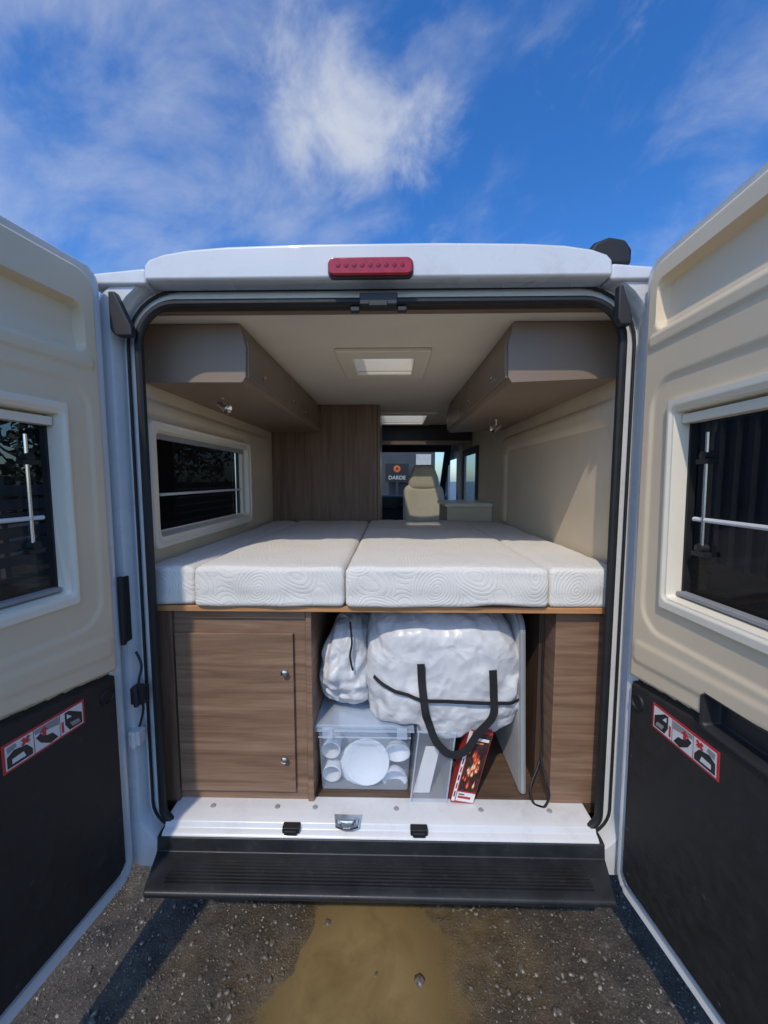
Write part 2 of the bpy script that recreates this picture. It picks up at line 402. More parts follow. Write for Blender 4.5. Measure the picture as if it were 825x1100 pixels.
for x0, x1, h0, h1 in ((-.955, -.765, 2.320, 2.336), (.667, .86, 2.336, 2.320)):
    mb = MB(); mb.prism([(x0, 2.285), (x1, 2.285), (x1, h1), (x0, h0)], XZ, -.012, 4.1); build('roof_gutter', mb, 'white', van, bevel=.01)
# body sides
for xa_, xb_, xc_, hole in ((-.935, -.92, -.905, (.2, 1.07, 1.44, 1.88)), (.85, .835, .82, (2.4, 3.15, 1.36, 1.98))):
    mb = MB(); mb.plate_hole(YZ, (.05 if hole[0] < 1 else .45, 3.3, .3, 2.30), hole, xa_, xb_); mb.plate_hole(YZ, (3.3, 4.6, .3, 2.2), (3.5, 4.35, 1.35, 1.95), xa_, xc_)
    build('side_panel', mb, 'white', van)
# linings
mb = MB(); mb.plate_hole(YZ, (.06, 2.2, FL, CZ), (.19, 1.08, 1.44, 1.88), -.915, -.895)
def lmap(s, z, n): return Vector((-.895+n, s, z))
def lf(s, z): return -.006+.02*sm(0, .03, -sdr(s, z, .075, 1.55, 1.30, 1.99, .09))-.012*sm(0, .02, -sdr(s, z, .115, 1.14, 1.36, 1.93, .05))
mb.hf(lmap, .06, 1.6, 1.385, 2.05, 80, 50, lf, lambda s, z: not (.19 < s < 1.08 and 1.44 < z < 1.88))
build('wall_lining', mb, 'beige_wall', van, recalc=False)
mb = MB(); mb.plate_hole(YZ, (.06, 3.3, FL, CZ), (2.45, 3.1, 1.4, 1.95), .815, .83)
def rmap(s, z, n): return Vector((.815-n, s, z))
def rf(s, z): return -.006+.022*sm(0, .03, -sdr(s, z, .085, 1.62, 1.2, 1.99, .1))-.018*sm(0, .02, -sdr(s, z, .19, 1.5, 1.2, 1.9, .08))
mb.hf(rmap, .06, 1.7, 1.385, 2.05, 80, 50, rf)
build('wall_lining', mb, 'beige_wall', van, recalc=False)
mb = MB()
mb.plate_hole(XY, (-.915, .83, .087, 1.4), SK, CZ, CZ+.015); mb.plate_hole(XY, (-.915, .83, 1.4, 4.1), SK2, CZ, CZ+.015)
build('ceiling', mb, 'ceil', van)
for S in (SK, SK2):
    mb = MB(); a = .05
    mb.plate_hole(XY, (S[0]-a, S[1]+a, S[2]-a, S[3]+a), (S[0]+.02, S[1]-.02, S[2]+.02, S[3]-.02), CZ-.018, CZ)
    mb.plate_hole(XY, (S[0], S[1], S[2], S[3]), (S[0]+.018, S[1]-.018, S[2]+.018, S[3]-.018), CZ, 2.405)
    fr = build('skylight', mb, 'cream', van, bevel=.006)
    d = MB(); d.rbox(S[0]-.03, S[1]+.03, S[2]-.03, S[3]+.03, 2.407, 2.44, .015, 3); build('dome', d, 'dome', fr)
    d = MB(); d.box(S[0]+.018, S[1]-.018, S[2]+.018, S[2]+.06, CZ-.013, CZ-.002); build('blind', d, 'ceil', fr)
# floor, underbody
mb = MB(); mb.box(-.915, .83, .10, 3.3, FL-.03, FL); build('floor', mb, 'floorw', van)
mb = MB(); mb.box(-.9, .82, .12, 4.8, .26, FL-.035); build('underbody', mb, 'dark', van)
# sill
sp = [(.12, FL+.002), (.03, FL+.001), (.012, FL-.006), (.004, FL-.022), (-.010, FL-.027), (-.018, FL-.034), (-.02, FL-.075), (.12, FL-.075)]
mb = MB(); mb.prism(sp, YZ, XI0+.012, XI1-.012)
sill = build('sill', mb, 'white', van, bevel=.004)
for px in (313, 450):
    p = P(px, 881, -.0); mb = MB(); mb.box(p.x-.03, p.x+.03, -.015, .012, FL-.022, FL-.001); mb.box(p.x-.022, p.x+.022, -.021, -.014, FL-.024, FL-.008)
    build('rubber_stop', mb, 'rubber', sill, bevel=.003)
p = P(373, 888, 0); mb = MB()
mb.prism([(p.x-.05, .035), (p.x-.04, -.012), (p.x-.012, -.022), (p.x+.012, -.022), (p.x+.04, -.012), (p.x+.05, .035)], XY, FL+.002, FL+.008)
mb.tube([(p.x-.02, -.008, FL+.008), (p.x-.02, -.008, FL+.024), (p.x+.02, -.008, FL+.024), (p.x+.02, -.008, FL+.008)], .006, 8)
mb.lathe([(.0, .006), (.009, .006), (.009, 0)], (p.x-.032, .012, FL+.008), (0, 0, 1), 10); mb.lathe([(.0, .006), (.009, .006), (.009, 0)], (p.x+.032, .012, FL+.008), (0, 0, 1), 10)
build('latch_striker', mb, 'chrome', sill)
for x in (-.66, -.42, -.28, .02, .33, .58):
    mb = MB(); mb.lathe([(.0, .003), (.008, .003), (.010, 0)], (x, .07, FL+.002), (0, 0, 1), 12); build('plug', mb, 'stgrey', sill)
# bumper
bp = [(.0, .436), (-.022, .434), (-.028, .388), (-.142, .380), (-.153, .375), (-.156, .367), (-.15, .354), (-.06, .27), (0, .25), (.12, .25), (.12, .436)]
mb = MB(); mb.prism(bp, YZ, -.82, .735)
for v in mb.v: v.x = -.045+(v.x+.045)*(1-.045*sm(0, -.15, v.y))
bum = build('bumper', mb, 'bumper', van, bevel=.004)
for k in range(10):
    mb = MB(); y = -.038-.0107*k; mb.prism([(y-.0036, .3775), (y-.0022, .3880), (y+.0022, .3880), (y+.0036, .3775)], YZ, -.735+random.uniform(-.002, .002), .645)
    build('tread_rib', mb, 'bumper', bum)
# brake light
a = P(353, 278, -.035); b = P(443, 296, -.035)
mb = MB(); mb.prism(rr(a.x-.003, b.x+.003, b.z-.005, a.z+.003, .018, .018, 5), XZ, -.034, -.02); bl = build('brake_light', mb, 'dark', van, bevel=.002)
mb = MB(); mb.prism(rr(a.x, b.x, b.z, a.z, .017, .017, 6), XZ, -.046, -.03); build('lens', mb, 'red', bl, bevel=.006, seg=3)
for k in range(9):
    mb = MB(); x = lerp(a.x+.03, b.x-.03, k/8); zc = (a.z+b.z)/2
    mb.lathe([(0, .0015), (.006, .001), (.007, 0)], (x, -.046, zc), (0, -1, 0), 14); build('reflector', mb, 'darkred', bl)
# top catch
a = P(386, 314, 0); b = P(427, 334, 0)
mb = MB(); mb.box(a.x, b.x, .0, .05, b.z+.02, a.z); mb.box(a.x-.03, a.x, .012, .03, b.z+.005, b.z+.022); mb.box(b.x, b.x+.03, .012, .03, b.z+.005, b.z+.022); mb.box(a.x+.03, b.x-.03, -.008, .02, b.z+.012, b.z+.03)
build('door_catch', mb, 'dark', van, bevel=.004)
# hinge covers and hinges
for (x0, y0, x1, y1) in ((118, 314, 144, 362), (663, 307, 677, 350)):
    a = P(x0, y0, -.01); b = P(x1, y1, -.01); mb = MB()
    mb.prism([(a.x, a.z), (lerp(a.x, b.x, .3), a.z), (b.x, lerp(a.z, b.z, .78)), (b.x, b.z), (lerp(a.x, b.x, .3), b.z), (a.x, lerp(a.z, b.z, .85))], XZ, -.022, .005)
    build('hinge_cover', mb, 'dark', van, bevel=.006)
for (x0, y0, x1, y1, mm) in ((141, 738, 156, 756, 'dark'), (139, 785, 152, 800, 'white'), (130, 620, 137, 690, 'rubber')):
    a = P(x0, y0, -.015); b = P(x1, y1, -.015); mb = MB(); mb.box(a.x, b.x, -.025, .012, b.z, a.z)
    mb.lathe([(0, -.004), (.009, -.004), (.009, a.z-b.z+.004), (0, a.z-b.z+.004)], ((a.x+b.x)/2, -.026, b.z), (0, 0, 1), 12)
    build('hinge', mb, mm, van, bevel=.004)
mb = MB(); mb.tube(spline([P(146, 700, -.01), P(152, 715, -.02), P(149, 735, -.03), P(154, 760, -.02), P(150, 780, -.01)]), .004, 8); build('check_cable', mb, 'rubber', van)
# awning
a = P(631, 275, .0); b = P(684, 250, .0)
aw = [(a.x, 2.345), (a.x+.005, 2.375), (a.x+.03, 2.412), (a.x+.075, 2.428), (b.x-.02, 2.42), (b.x, 2.39), (b.x, 2.345)]
mb = MB(); mb.prism(aw, XZ, .06, 3.2); awn = build('awning', mb, 'dgrey', van, bevel=.01)
mb = MB(); mb.prism(aw, XZ, .015, .056); build('end_cap', mb, 'rubber', awn, bevel=.012, seg=3)
# side window
mb = MB()
def wmap(s, z, n): return Vector((-.89+n, s, z))
WO = (.125, 1.135, 1.412, 1.905); WI = (.182, 1.085, 1.464, 1.860)
def wf(s, z):
    do = -sdr(s, z, *WO, .03); di = sdr(s, z, *WI, .02)
    return -.008+.034*sm(0, .010, do)-.007*sm(.03, .022, di)-.05*sm(.004, -.010, di)
mb.hf(wmap, .12, 1.14, 1.405, 1.91, 170, 90, wf, lambda s, z: sdr(s, z, *WO, .03) < .003 and sdr(s, z, *WI, .02) > -.013)
sw = build('side_window', mb, 'cream', van, recalc=False)
mb = MB(); mb.box(-.925, -.922, .17, 1.10, 1.44, 1.88); build('pane', mb, 'glass', sw)
mb = MB(); mb.tube([(-.915, .25, 1.62), (-.915, 1.07, 1.62)], .006, 8); build('window_rail', mb, 'strut', sw)
mb = MB(); mb.tube([(-.915, 1.0, 1.47), (-.915, 1.0, 1.84)], .005, 8); build('window_stay', mb, 'chrome', sw)
mb = MB(); mb.box(-.912, -.895, .19, 1.08, 1.835, 1.86); build('blind_rail', mb, 'stgrey', sw, bevel=.003)
# far right wall window
mb = MB(); mb.plate_hole(YZ, (2.38, 3.15, 1.35, 2.0), (2.47, 3.08, 1.42, 1.93), .80, .814); fw_ = build('side_window', mb, 'dark', van, bevel=.004)
mb = MB(); mb.box(.822, .825, 2.45, 3.1, 1.4, 1.95); build('pane', mb, 'screen', fw_)
# overhead lockers
LY = .15
def locker(pxs, side):
    pts = [P(x, y, LY) for x, y in pxs]; pr = [(p.x, p.z) for p in pts]
    wx = -.893 if side < 0 else .80
    pr[-1] = (wx, pr[-1][1]); pr[0] = (wx, CZ-.002); pr[1] = (pr[1][0], CZ-.002)
    mb = MB(); mb.prism(pr, XZ, LY, 1.615); lk = build('overhead_locker', mb, 'taupe', van, bevel=.002)
    o = .008*(-side)
    fx = [pr[1], pr[2], pr[3]]
    poly = [(fx[0][0]+o*.4, fx[0][1]-.012), (fx[0][0]+o, fx[0][1]-.02), (fx[1][0]+o, fx[1][1]), (fx[2][0]+o, fx[2][1]+.004), (fx[2][0]+o*.4, fx[2][1]-.002), (fx[2][0]-o*.5, fx[2][1]), (fx[1][0]-o*.5, fx[1][1]), (fx[0][0]-o*.5, fx[0][1]-.012)]
    for y0, y1 in ((LY+.012, .870), (.882, 1.60)):
        mb = MB(); mb.prism(poly, XZ, y0, y1); dd = build('locker_door', mb, 'taupe2', lk, bevel=.002)
    for y in (.30, .74, 1.03, 1.46):
        mb = MB(); mb.lathe([(.004, 0), (.004, .006), (.010, .009), (.011, .014), (.006, .017), (0, .017)], (fx[2][0]+o, y, fx[2][1]+.030), (-side, 0, 0), 14); build('knob', mb, 'chrome', lk)
    return lk
locker([(160, 340), (257, 340), (264, 372), (264, 405), (260, 411), (158, 411)], -1)
locker([(656, 337), (552, 337), (546, 370), (546, 405), (550, 411), (657, 406)], 1)
for px, py, Y, rot in ((240, 437, .42, 1), (533, 459, .95, -1)):
    p = P(px, py, Y); mb = MB()
    mb.lathe([(0, 0), (.018, 0), (.018, .008), (0, .008)], (p.x, Y, p.z+.035), (0, 0, 1), 16); mb.tube([(p.x, Y, p.z+.04), (p.x, Y, p.z+.005)], .005, 8)
    lm = build('reading_lamp', mb, 'chrome', van)
    mb = MB(); mb.lathe([(0, -.03), (.012, -.03), (.016, 0), (.02, .03), (.016, .028), (0, .02)], (p.x, Y, p.z), (.7*rot, -.3, -.4), 16); build('lamp_shade', mb, 'chrome', lm)
# wardrobe
mb = MB(); mb.box(-.893, -.105, 1.63, 2.25, FL, CZ-.002); wd = build('wardrobe', mb, 'woodv', van, bevel=.003)
mb = MB(); mb.box(-.104, -.085, 1.624, 2.25, FL, CZ-.002); build('edge_strip', mb, 'taupe2', wd, bevel=.006)
# bed board
zb0 = P(400, 658, .07).z; zb1 = P(400, 652, .07).z
mb = MB(); mb.box(-.885, .80, .070, 1.61, zb0, zb1); build('bed_board', mb, 'ply', van, bevel=.002)
# cupboards
ztop = zb0-.004
def cupboard(x0, x1, y0, y1, door=None, knobs=()):
    mb = MB(); mb.box(x0, x1, y0, y1, FL+.001, ztop); c = build('cupboard', mb, 'wood', van, bevel=.003)
    if door:
        a = P(door[0], door[1], y0-.014); b = P(door[2], door[3], y0-.014)
        mb = MB(); mb.box(a.x, b.x, y0-.014, y0-.0015, b.z, a.z); build('cupboard_door', mb, 'wood', c, bevel=.003)
        for k in knobs:
            q = P(*k, y0-.02); mb = MB(); mb.lathe([(.004, 0), (.004, .008), (.011, .012), (.012, .018), (.006, .021), (0, .021)], (q.x, y0-.014, q.z), (0, -1, 0), 16); build('knob', mb, 'chrome', c)
        s_ = MB(); s_.box(x0, a.x-.006, y0-.016, y0-.0015, FL+.001, ztop-.001); build('frame_strip', s_, 'woodv', c, bevel=.002)
    return c
xa = -.885; xb = P(330, 760, .105).x
cL = cupboard(xa, xb, .105, .95, (187, 680, 318, 851), ((306, 722), (306, 815)))
mb = MB(); mb.box(xb+.001, xb+.022, .095, .95, FL+.001, ztop); build('side_board', mb, 'wood', cL, bevel=.002)
mb = MB(); mb.box(P(187, 680, .09).x, xb, .0955, .104, ztop-.03, ztop); build('top_rail', mb, 'wood', cL, bevel=.002)
xc = P(594, 760, .105).x
cR = cupboard(xc, .80, .105, .95)
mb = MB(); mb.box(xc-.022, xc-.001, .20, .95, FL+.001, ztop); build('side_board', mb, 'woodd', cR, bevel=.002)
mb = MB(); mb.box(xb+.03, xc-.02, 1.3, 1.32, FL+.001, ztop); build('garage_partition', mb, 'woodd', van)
# kitchen counter, header shelf, cab
mb = MB(); mb.box(.45, .81, 1.85, 2.36, FL, 1.46); kc = build('kitchen_counter', mb, 'beige_wall', van)
mb = MB(); mb.box(.43, .812, 1.83, 2.37, 1.46, 1.49); build('worktop', mb, 'cream', kc, bevel=.006)
mb = MB(); mb.box(-.9, .81, 2.7, 3.0, 2.05, CZ-.003); hs = build('header_shelf', mb, 'dark', van, bevel=.01)
mb = MB(); mb.box(-.9, .81, 2.68, 2.699, 2.03, 2.07); build('shelf_edge', mb, 'taupe', hs, bevel=.004)
mb = MB(); mb.box(.77, .812, 3.18, 3.36, .5, CZ-.003); build('door_pillar', mb, 'white', van, bevel=.01)
mb = MB(); mb.box(-.9, .82, 4.35, 4.95, .5, 1.38); mb.rbox(-.9, .82, 4.3, 4.7, 1.25, 1.44, .05, 4); db = build('dashboard', mb, 'dark', van)
mb = MB(); mb.box(-.13, .1, 4.285, 4.3, 1.26, 1.4); build('display', mb, 'stblack', db, bevel=.004)
mb = MB(); mb.plate_hole(lambda p, t: Vector((p[0], 4.05+(2.2-p[1])*.95+t, p[1])), (-.92, .84, 1.3, 2.24), (-.82, .74, 1.36, 2.06), 0, .03); ws = build('windscreen_frame', mb, 'dark', van)
mb = MB(); mb.add([Vector((x, 4.06+(2.2-z)*.95, z)) for x, z in ((-.82, 1.36), (.74, 1.36), (.74, 2.06), (-.82, 2.06))], [(0, 1, 2, 3)]); build('windscreen', mb, 'screen', ws, recalc=False)
mb = MB(); mb.box(-.93, .85, 4.95, 5.6, .35, 1.15); mb.box(-.93, .85, 4.6, 4.95, .3, 1.3); build('bonnet', mb, 'white', van, bevel=.06, seg=3)
def seat(px, Y):
    c = P(px, 540, Y); mb = MB()
    def fn(v):
        t = (v.z-1.0)/.85; k = 1-.28*sm(.55, 1.0, t); return Vector((c.x+(v.x-c.x)*k, v.y+.12*t+.02*math.cos((v.x-c.x)*9), v.z))
    mb.rbox(c.x-.225, c.x+.225, Y, Y+.15, 1.0, 1.62, .06, 8, fn); s = build('cab_seat', mb, 'seatf', van)
    h = MB(); h.rbox(c.x-.165, c.x+.165, Y+.085, Y+.21, 1.56, 1.84, .06, 6, lambda v: Vector((c.x+(v.x-c.x)*(1-.3*sm(1.66, 1.84, v.z)), v.y, v.z))); build('headrest', h, 'seatf', s)
    h = MB(); h.rbox(c.x-.24, c.x+.24, Y-.42, Y+.1, .9, 1.06, .06, 6); build('cushion', h, 'seatf', s)
seat(456, 2.85)

# ------------------------------------------------------------------ rear doors
def door(side):
    hx = -.905 if side < 0 else .775
    dz = -.035 if side < 0 else .015
    def dm(s, z, n):
        a = R(9.5) if side < 0 else R(lerp(8.0, -2.5, (z-.28)/2.05))
        d = (side*math.sin(a), -math.cos(a)); ni = (-side*math.cos(a), -math.sin(a))
        return Vector((hx+d[0]*s+ni[0]*n, -.012+d[1]*s+ni[1]*n, z))
    HO = (.165, .632, 1.345, 1.872)
    inhole = lambda s, z: sdr(s, z, *HO, .02) < 0
    SH = (0, .745, .285, 2.335)
    PK = (.300, .54, 1.058, 1.165)
    inpk = (lambda s, z: sdr(s, z, PK[0]+.008, PK[1]-.008, PK[2]+.008, PK[3]-.008, .012) < 0) if side > 0 else (lambda s, z: False)
    mb = MB()
    mb.hf(dm, 0, .745, .285, 2.335, 125, 200, lambda s, z: -.055+.055*sm(0, .014, -sdr(s, z, *SH, .065))+.006*sm(.012, .018, -sdr(s, z, *SH, .065))*sm(.034, .028, -sdr(s, z, *SH, .065))-.04*sm(.052, .062, -sdr(s, z, *SH, .065)), lambda s, z: sdr(s, z, *SH, .065) < .003 and not inhole(s, z))
    mb.hf(dm, 0, .745, .285, 2.335, 40, 80, lambda s, z: -.056, lambda s, z: sdr(s, z, *SH, .065) < .003 and not inhole(s, z))
    d = build('rear_door', mb, 'white', van, recalc=False, ang=50)
    tag(d, 'left rear door swung open, beige above and black below' if side < 0 else 'right rear door swung open, beige above and black below with a handle pocket')
    zb = lambda s: 1.045+.12*s
    def tf(s, z):
        e = min(-sdr(s, z, .034, .715, .8, 2.302, .07), z-zb(s)); n = -.006+.026*sm(0, .016, e)
        rd = -sdr(s, z, .085, .63, 2.085+dz, 2.225+dz, .03); n -= .034*sm(0, .007, rd)*(1-.40*sm(2.15+dz, 2.085+dz, z))
        n += .005*sm(0, .005, -sdr(s, z, .062, .645, 2.040+dz, 2.080+dz, .012))
        n -= .005*sm(-.008, .008, -sdr(s, z, .085, .70, 1.235, 1.960, .08))
        n += .004*sm(0, .02, -sdr(s, z, .05, .69, 1.10+.1*s, 1.19+.05*s, .03))
        return n
    mb = MB(); mb.hf(dm, .03, .72, 1.03, 2.31, 140, 260, tf, lambda s, z: not inhole(s, z) and not inpk(s, z) and z > zb(s)-.012)
    build('trim_panel', mb, 'beige', d, recalc=False, ang=60)
    def pf(s, z):
        e = min(-sdr(s, z, .042, .705, .355, 1.4, .045), zb(s)-.005-z); return -.006+.022*sm(0, .010, e)
    mb = MB(); mb.hf(dm, .036, .71, .348, 1.15, 110, 130, pf, lambda s, z: z < zb(s)+.012 and not inpk(s, z))
    build('lower_panel', mb, 'blackp', d, recalc=False, ang=60)
    for s, z in ((.065, .55), (.065, .8), (.075, .40), (.38, .39), (.33, .62)):
        q = dm(s, z, .0155); nn = dm(s, z, .1)-q; mb = MB(); mb.lathe([(0, .002), (.006, .0015), (.007, 0)], q, nn, 12); build('screw', mb, 'dark', d)
    q = dm(.085, .992, .0155); nn = dm(.085, .992, .1)-q
    mb = MB(); mb.lathe([(0, .003), (.018, .003), (.020, .007), (.024, .006), (.026, 0)], q, nn, 24); build('cap', mb, 'rubber', d)
    # window
    FO = (.150, .646, 1.316, 1.898); FI = (.178, .618, 1.356, 1.860)
    def ff(s, z):
        do = -sdr(s, z, *FO, .008); di = sdr(s, z, *FI, .006)
        return .002+.022*sm(0, .006, do)-.006*sm(.014, .009, di)-.055*sm(.004, -.007, di)
    mb = MB(); mb.hf(dm, .146, .650, 1.312, 1.902, 160, 180, ff, lambda s, z: sdr(s, z, *FO, .008) < .003 and sdr(s, z, *FI, .006) > -.010)
    wfm = build('window_frame', mb, 'cream', d, recalc=False, ang=60)
    mb = MB(); mb.hf(dm, .15, .64, 1.335, 1.885, 6, 10, lambda s, z: -.040); build('pane', mb, 'glass', wfm, recalc=False)
    def db(mb, s0, s1, z0, z1, n0, n1, mi=0): mb.box(s0, s1, z0, z1, n0, n1, mi, fn=dm)
    mb = MB(); db(mb, .182, .615, 1.828, 1.852, -.030, .002); build('blind_rail', mb, 'cream', wfm, bevel=.003)
    mb = MB(); db(mb, .182, .615, 1.362, 1.374, -.030, -.004); build('blind_rail', mb, 'stgrey', wfm, bevel=.003)
    mb = MB(); db(mb, .174, .188, 1.36, 1.86, -.039, -.020); build('pane_seal', mb, 'rubber', wfm)
    T = lambda s, z, n=-.06: dm(s, z, n)
    mb = MB(); mb.tube([T(.2, 1.575, -.030), T(.62, 1.575, -.030)], .006, 8); build('window_rail', mb, 'strut', wfm)
    mb = MB(); mb.tube([T(.232, 1.50, -.028), T(.232, 1.80, -.028)], .005, 8); build('window_stay', mb, 'chrome', wfm)
    for zz_ in (1.74, 1.50):
        mb = MB(); mb.lathe([(0, .022), (.012, .02), (.014, 0), (0, 0)], T(.228, zz_, -.04), dm(.2, 1.7, .1)-dm(.2, 1.7, 0), 12); db(mb, .21, .25, zz_-.02, zz_-.008, -.039, -.018); build('window_catch', mb, 'rubber', wfm)
    # sticker
    ds = .016 if side < 0 else 0
    mb = MB(); s0, s1, z0, z1 = .146+ds, .358+ds, .955, 1.030; t = .0165
    db(mb, s0, s1, z0, z1, t-.001, t+.0006, 0)
    w3 = (s1-s0-.010)/3; lv = [0]
    def pic(a0, a1, pts, mi):
        lv[0] += 1; mb.add([dm(a0+(a1-a0)*u, z0+.006+(z1-z0-.012)*v, t+.0013+.0002*lv[0]) for u, v in pts], [tuple(range(len(pts)))], mi)
    for k in range(3):
        a0 = s0+.005+w3*k+.001; a1 = a0+w3-.002; lv[0] = 0
        pic(a0, a1, ((0, 0), (1, 0), (1, 1), (0, 1)), 1)
        if k == 0:      # van corner with an arrow
            pic(a0, a1, ((.04, .05), (.62, .05), (.80, .40), (.80, .95), (.60, .95), (.04, .55)), 2)
            pic(a0, a1, ((.12, .14), (.48, .14), (.60, .38), (.20, .34)), 3)
            pic(a0, a1, ((.86, .10), (.96, .10), (.96, .60), (.86, .60)), 0)
            pic(a0, a1, ((.50, .62), (.72, .62), (.72, .86)), 1)
        elif k == 1:    # door handle held by a hand
            pic(a0, a1, ((.02, .60), (.98, .78), (.98, .97), (.02, .97)), 3)
            pic(a0, a1, ((.08, .08), (.40, .02), (.78, .30), (.95, .62), (.78, .70), (.52, .46), (.30, .42)), 2)
            pic(a0, a1, ((.55, .52), (.70, .52), (.70, .70), (.82, .70), (.62, .92), (.44, .70), (.55, .70)), 0)
        else:           # latch plate and crossed mark
            pic(a0, a1, ((.05, .05), (.95, .05), (.95, .52), (.70, .70), (.25, .60), (.05, .30)), 2)
            pic(a0, a1, ((.30, .16), (.78, .16), (.78, .36), (.38, .40)), 1)
            pic(a0, a1, ((.10, .72), (.22, .64), (.46, .88), (.36, .96)), 0); pic(a0, a1, ((.10, .90), (.36, .62), (.46, .70), (.20, .97)), 0)
            pic(a0, a1, ((.60, .78), (.92, .66), (.94, .92), (.64, .95)), 3)
    build('label_sticker', mb, ['stred', 'stwhite', 'stblack', 'stgrey'], d, recalc=False)
    if side > 0:
        def hf_(s, z):
            e = -sdr(s, z, *PK, .012); i = -sdr(s, z, PK[0]+.012, PK[1]-.012, PK[2]+.012, PK[3]-.012, .010)
            return .006+.017*sm(0, .004, e)-.040*sm(0, .010, i)
        mb = MB(); mb.hf(dm, .295, .545, 1.053, 1.17, 100, 50, hf_, lambda s, z: sdr(s, z, *PK, .012) < .003); build('handle_pocket', mb, 'dark', d, recalc=False, ang=60)
    mb = MB(); db(mb, -.012, .004, .9, 1.0, -.05, -.02); build('hinge_leaf', mb, 'white', d, bevel=.003)
door(-1); door(1)

# ------------------------------------------------------------------ mattress cushions
zt_ = 1.376; zb_ = zb1+.001
def cushion(x0, x1, y0, y1, lab, seed, zoff=0):
    mb = MB()
    def fn(v):
        k = .006*nz(v.x*4+seed, v.y*4, v.z*4)+.003*nz(v.x*16, v.y*16, v.z*16+seed)
        bul = sm(0, 1, 1-abs((v.z-(zt_+zb_)/2)/((zt_-zb_)/2)))*.004
        fr = v.y < y0+.02
        fy = -bul+.005*nz(v.x*9+seed, v.z*9, 2) if fr else 0
        top = sm(zb_+.05, zt_, v.z); bot = sm(zb_+.05, zb_, v.z) if v.y < y0+.06 else 0
        dip = -.006*math.exp(-((v.x-x0)/.02)**2)-.006*math.exp(-((v.x-x1)/.02)**2)
        lift = .012*math.exp(-((v.x-.36)/.10)**2)*bot
        return Vector((v.x, v.y+max(fy+k*1.2-.006*bot, -.012), v.z+(k+dip)*top+bot*(.006*nz(v.x*6+seed, 3.3))+lift))
    mb.rbox(x0, x1, y0, y1, zb_, zt_+zoff, .018, 34, fn)
    return tag(build('mattress_cushion', mb, 'mattress', base=True, ang=80), lab, 'mattress', 'mattress cushions making up the bed')
X = lambda px: P(px, 625, .05).x
cushion(-.888, X(206)-.002, .074, 1.58, 'narrow white quilted mattress cushion at far left along the side window', 1, -.004)
cushion(X(206)+.001, X(370)-.002, .058, 1.6, 'white quilted mattress cushion left of the centre seam above the cupboard door', 5)
cushion(X(370)+.002, X(592)-.002, .054, 1.6, 'widest white quilted mattress cushion right of the centre seam above the big bag', 9, .003)
cushion(X(592)+.002, .806, .072, 1.6, 'narrow white quilted mattress cushion at far right against the beige wall', 13, -.002)

# ------------------------------------------------------------------ clear box (position first)
b0 = P(343, 851, .14); b1 = P(441, 851, .14); zl = P(390, 783, .14).z
lidtop = zl+.030
# ------------------------------------------------------------------ storage bag
FD = []
rs = random.Random(21)
for k in range(15):
    d = Vector((rs.gauss(0, 1), rs.gauss(0, .7), rs.gauss(0, 1))).normalized(); f = rs.uniform(2.2, 5.0) if k < 5 else rs.uniform(6, 14)
    FD.append((d, f, rs.uniform(0, 1), (.013 if k < 5 else .0065)))
def crumple(p, s=1.0):
    q = p+Vector((nz(p.x*4, p.y*4, p.z*4), nz(p.x*4+9, p.y*4, p.z*4), nz(p.x*4, p.y*4+9, p.z*4)))*.09
    t = 0
    for i, (d, f, ph, a) in enumerate(FD):
        u = (q.dot(d)*f*s+ph) % 1.0; tri = abs(u-.5)*2
        mk = .2+.8*sm(-.2, .25, nz(p.x*4+i*7, p.y*4, p.z*4))
        t += a*(tri-.5)*mk
    return t/s
xl_ = P(391, 720, .24).x; xr_ = P(561, 720, .24).x; zlo = P(480, 783, .22).z; zhi = P(480, 655, .22).z
bc = Vector(((xl_+xr_)/2, .45, (zlo+zhi)/2)); BA, BB, BC = (xr_-xl_)/2, .34, (zhi-zlo)/2+.014; EE = .44
def yfront(x, z):
    q = 1-abs((x-bc.x)/BA)**(2/EE)-abs((z-bc.z)/BC)**(2/EE)
    return bc.y-BB*max(q, .02)**(EE/2)
def spw(c, e): return math.copysign(abs(c)**e, c)
mb = MB(); NU, NV = 260, 170; vs = []
for j in range(NV+1):
    ph = -math.pi/2+math.pi*j/NV
    for i in range(NU):
        th = 2*math.pi*i/NU
        x = bc.x+BA*spw(math.cos(ph), EE)*spw(math.cos(th), EE); y = bc.y+BB*spw(math.cos(ph), EE)*spw(math.sin(th), EE); z = bc.z+BC*spw(math.sin(ph), EE)
        n = Vector(((x-bc.x)/BA, (y-bc.y)/BB, (z-bc.z)/BC)).normalized(); k = crumple(Vector((x, y, z)))
        u = (x-bc.x)/BA
        z2 = z-.05*max(u, 0)**2*(1 if z > bc.z else -.3)
        v = Vector((x, y, z2))+n*k
        if v.x < b1.x+.03 and v.z < lidtop+.006: v.z = lidtop+.006
        v.z = min(v.z, zb0-.004)
        vs.append(v)
mb.add(vs, [(j*NU+i, j*NU+(i+1) % NU, (j+1)*NU+(i+1) % NU, (j+1)*NU+i) for j in range(NV) for i in range(NU)])
bag = thing('storage_bag', 'large stuffed white woven storage bag with black handles and zip under the bed', 'bag', (bc.x, bc.y, bc.z-BC))
build('bag_body', mb, 'woven', bag, ang=180)
def onbag(px, py, off):
    p = P(px, py, .2); y = yfront(p.x, p.z); return Vector((p.x, y-max(crumple(Vector((p.x, y, p.z))), 0)-off-.005, p.z))
def dense(pp, m=5):
    o = []
    for i in range(len(pp)-1):
        for k in range(m): o.append((lerp(pp[i][0], pp[i+1][0], k/m), lerp(pp[i][1], pp[i+1][1], k/m)))
    return o+[pp[-1]]
